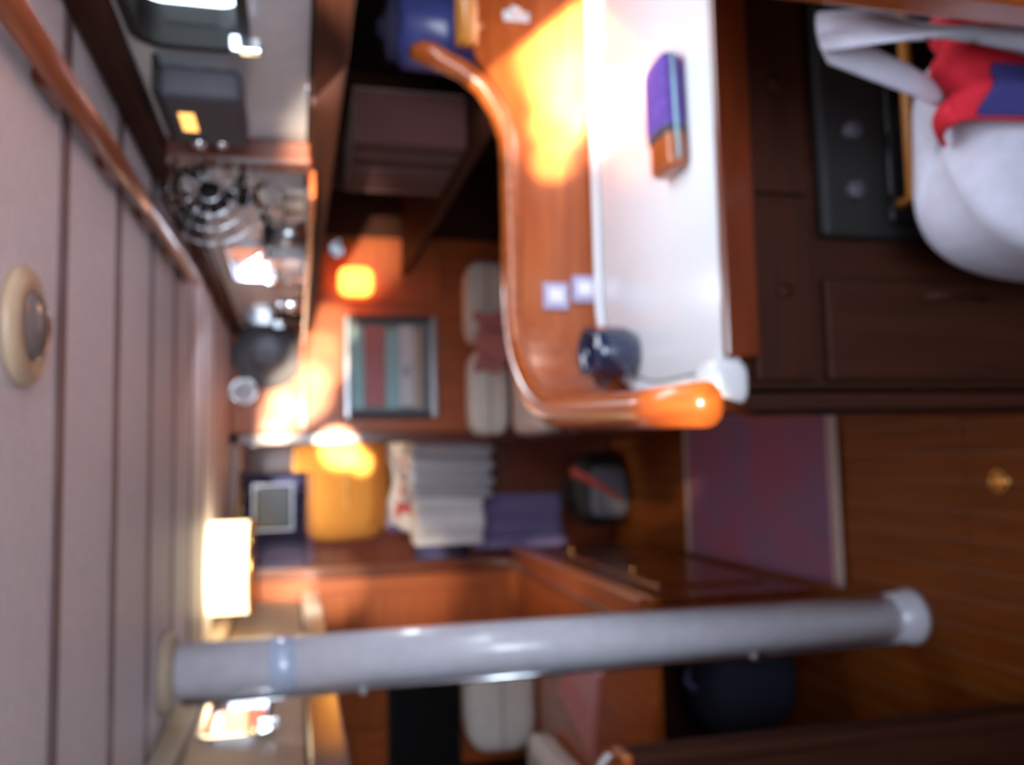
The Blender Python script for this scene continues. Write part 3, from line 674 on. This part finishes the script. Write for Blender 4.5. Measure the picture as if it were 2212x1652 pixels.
link('hem_band', cloth(lambda s, t: (-.165 + .05 * s, .03 + .010 * math.sin(s * 3) - .03 * t, .72 - .46 * t), 8, 16, .012), plain('pale_lilac_hem', (.24, .20, .42), .9), lb, True)

# ================================================================== PORT SIDE
tb = thing('port_cabinet', 'varnished wooden cabinet along the port side with an open dark end', 'cabinet', (0, 0, 0))
PX1, PX0, PY0, PY1, PZ = -.41, -1.22, 2.32, BULK - .024, .58
link('top_board', box(PX0, PX1 + .005, PY0, PY1, PZ - .028, PZ, .005), M['ora_y'], tb)
link('front_board', box(PX1 - .025, PX1, PY0 + .01, PY1, .05, PZ - .028, .004), M['mah_y'], tb)
link('fiddle', box(PX1 - .022, PX1 + .002, PY0 + .02, PY1, PZ, PZ + .028, .006), M['ora_y'], tb)
link('inner_fiddle', box(PX1 - .10, PX1 - .085, PY0 + .25, PY1, PZ, PZ + .012, .004), M['mah_y'], tb)
link('kick_board', box(PX1 - .05, PX1 - .03, PY0 + .02, PY1, 0, .05, 0), M['blackwood'], tb)
link('inner_back', box(PX0, PX1 - .03, PY0 + .62, PY0 + .635, 0, PZ - .03, .0), M['hull'], tb)
link('end_stile', box(PX1 - .09, PX1 - .026, PY0, PY0 + .02, .0, PZ - .03, .003), M['ora_z'], tb)
for a, b in ((2.5, 3.1), (3.18, 3.78)):
    d = link('locker_door', box(PX1 - .002, PX1 + .010, a, b, .12, .48, .005), M['mah_y'], tb)
    link('knob', lathe([(0, 0), (.011, 0), (.013, .014), (0, .018)], 16, 'X'), M['brass'], d, True, loc=(PX1 + .01, (a + b) / 2, .44))
nb_ = thing('navy_stuff_sack', 'dark navy sack stowed in the open end of the port cabinet', 'bag', (-.72, 2.62, .001))
link('sack', puff(.34, .30, .32, .8, wob=.02, seed=31), plain('midnight_cloth', (.016, .016, .035), .85), nb_, True); link('drawcord', tube([(-.03, -.02, .32), (0, 0, .345), (.03, .02, .32)], .008, 8), M['lilaccloth'], nb_, True)
# pink striped booklet on the cabinet top
pbk = thing('pink_booklet', 'pink striped booklet lying on the port cabinet top beside the mast', 'booklet', (-.80, 2.98, PZ + .001), -.30)
link('cover', box(-.15, .15, -.20, .20, 0, .018, .002), plain('salmon_cover', (.66, .26, .24), .6), pbk)
link('pages', box(-.146, .152, -.197, .197, .003, .015, 0), M['paper'], pbk)
for i in range(4): link('stripe', box(.02 + i * .032, .034 + i * .032, -.19, .19, .018, .0188, 0), plain('pale_pink_stripe', (.62, .36, .40), .7) if i == 0 else bpy.data.materials['pale_pink_stripe'], pbk)
G2 = 'cream cushions on the port side'
cush('cream back cushion upright against the bulkhead behind the pink booklet', -.98, 3.62, PZ + .001, .44, .16, .30, G2, seed=41, e=.3)
cush('cream seat cushion lying along the port hull beside the pink booklet', -1.18, 3.02, PZ + .001, .24, .70, .12, G2, seed=42)
cush('rounded cream bolster in front at the port hull side of the cabinet top', -1.06, 2.50, PZ + .001, .22, .26, .13, G2, seed=43, e=.5)
# dark cubbyhole on the port bulkhead
cb = thing('black_television', 'black flat screen on the port bulkhead above the cream cushion', 'television', (-1.14, BULK - .016, 1.0))
a, b = onY(825, 1652, BULK - .02), onY(990, 1510, BULK - .02)
link('bezel', box(-.26, .19, -.03, 0, -.155, .165, .008), M['black'], cb); link('glass', box(-.245, .175, -.032, -.029, -.14, .15, .002), M['gloss'], cb)
# near port partition with folded paper on top
np_ = thing('chart_table_end', 'dark mahogany partition at the near port side, left of the mast', 'partition', (0, 0, 0))
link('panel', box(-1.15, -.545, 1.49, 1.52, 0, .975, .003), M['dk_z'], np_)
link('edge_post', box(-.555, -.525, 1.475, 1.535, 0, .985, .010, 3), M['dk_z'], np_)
link('top_rail', box(-1.15, -.525, 1.475, 1.535, .975, .995, .006), M['ora_x'], np_)
fp = thing('folded_napkin', 'small white folded napkin on top of the near port partition', 'napkin', (-.565, 1.505, .996), .3)
link('cloth', cloth(lambda s, t: (-.035 + .07 * s, -.02 + .04 * t, .012 + .035 * math.sin(s * 3.1) * (1 - .4 * t)), 16, 8), M['whitec'], fp, True)

# ================================================================== SUN SHAFTS: added spot lamps inside the cabin stand in for sunlight
SUN = (1, .90, .74)
def beams(src, y0, pts):
    for k, (px, py, deg, e, bl) in enumerate(pts): spot('sun_stand_in', src, onY(px, py, y0), deg, e, SUN, bl, .01)
beams((.30, .30, 1.79), 1.8, [(1235, 60, 22, 420, .6), (1280, 110, 12, 4200, 1), (1240, 190, 7, 3600, 1), (1205, 270, 5, 2200, 1), (1190, 350, 3.8, 1500, 1)])
SUN = (1, .82, .55)
beams((-.33, -.3, 1.72), BULK, [(590, 935, 2.4, 2600, 1), (615, 895, 3.6, 3200, 1), (650, 845, 4.6, 4200, 1), (690, 780, 4.2, 3000, 1), (715, 705, 3.6, 2000, 1)])
beams((.2, -.3, 1.66), BULK, [(780, 530, 7, 1100, .95)])
beams((.2, -.3, 1.60), BULK, [(610, 1245, 4.5, 1700, 1), (700, 1255, 6, 1100, 1), (880, 1255, 8, 500, 1)])
spot('sun_stand_in_rail_end', (.15, -.3, 1.60), onZ(1490, 870, 1.09), 6.5, 330, SUN, .6, .01)
spot('sun_stand_in_berth', (-.10, 3.97, 1.74), (-.20, 4.10, .92), 40, 22, (1, .97, .92), .5, .02)
beams((.05, -.2, 1.70), 4.34, [(735, 970, 3.2, 9000, 1), (780, 1000, 2.0, 5000, 1)])
spot('fill_on_yellow', (-.12, 4.07, 1.80), (-.15, 4.36, 1.33), 85, 16, SUN, .9, .02)  # added fill spot close in front, brightens the yellow cushion
spot('sun_stand_in_port_cabinet', (.1, -.3, 1.70), onZ(1190, 1245, .58), 6, 620, SUN, .9, .01)
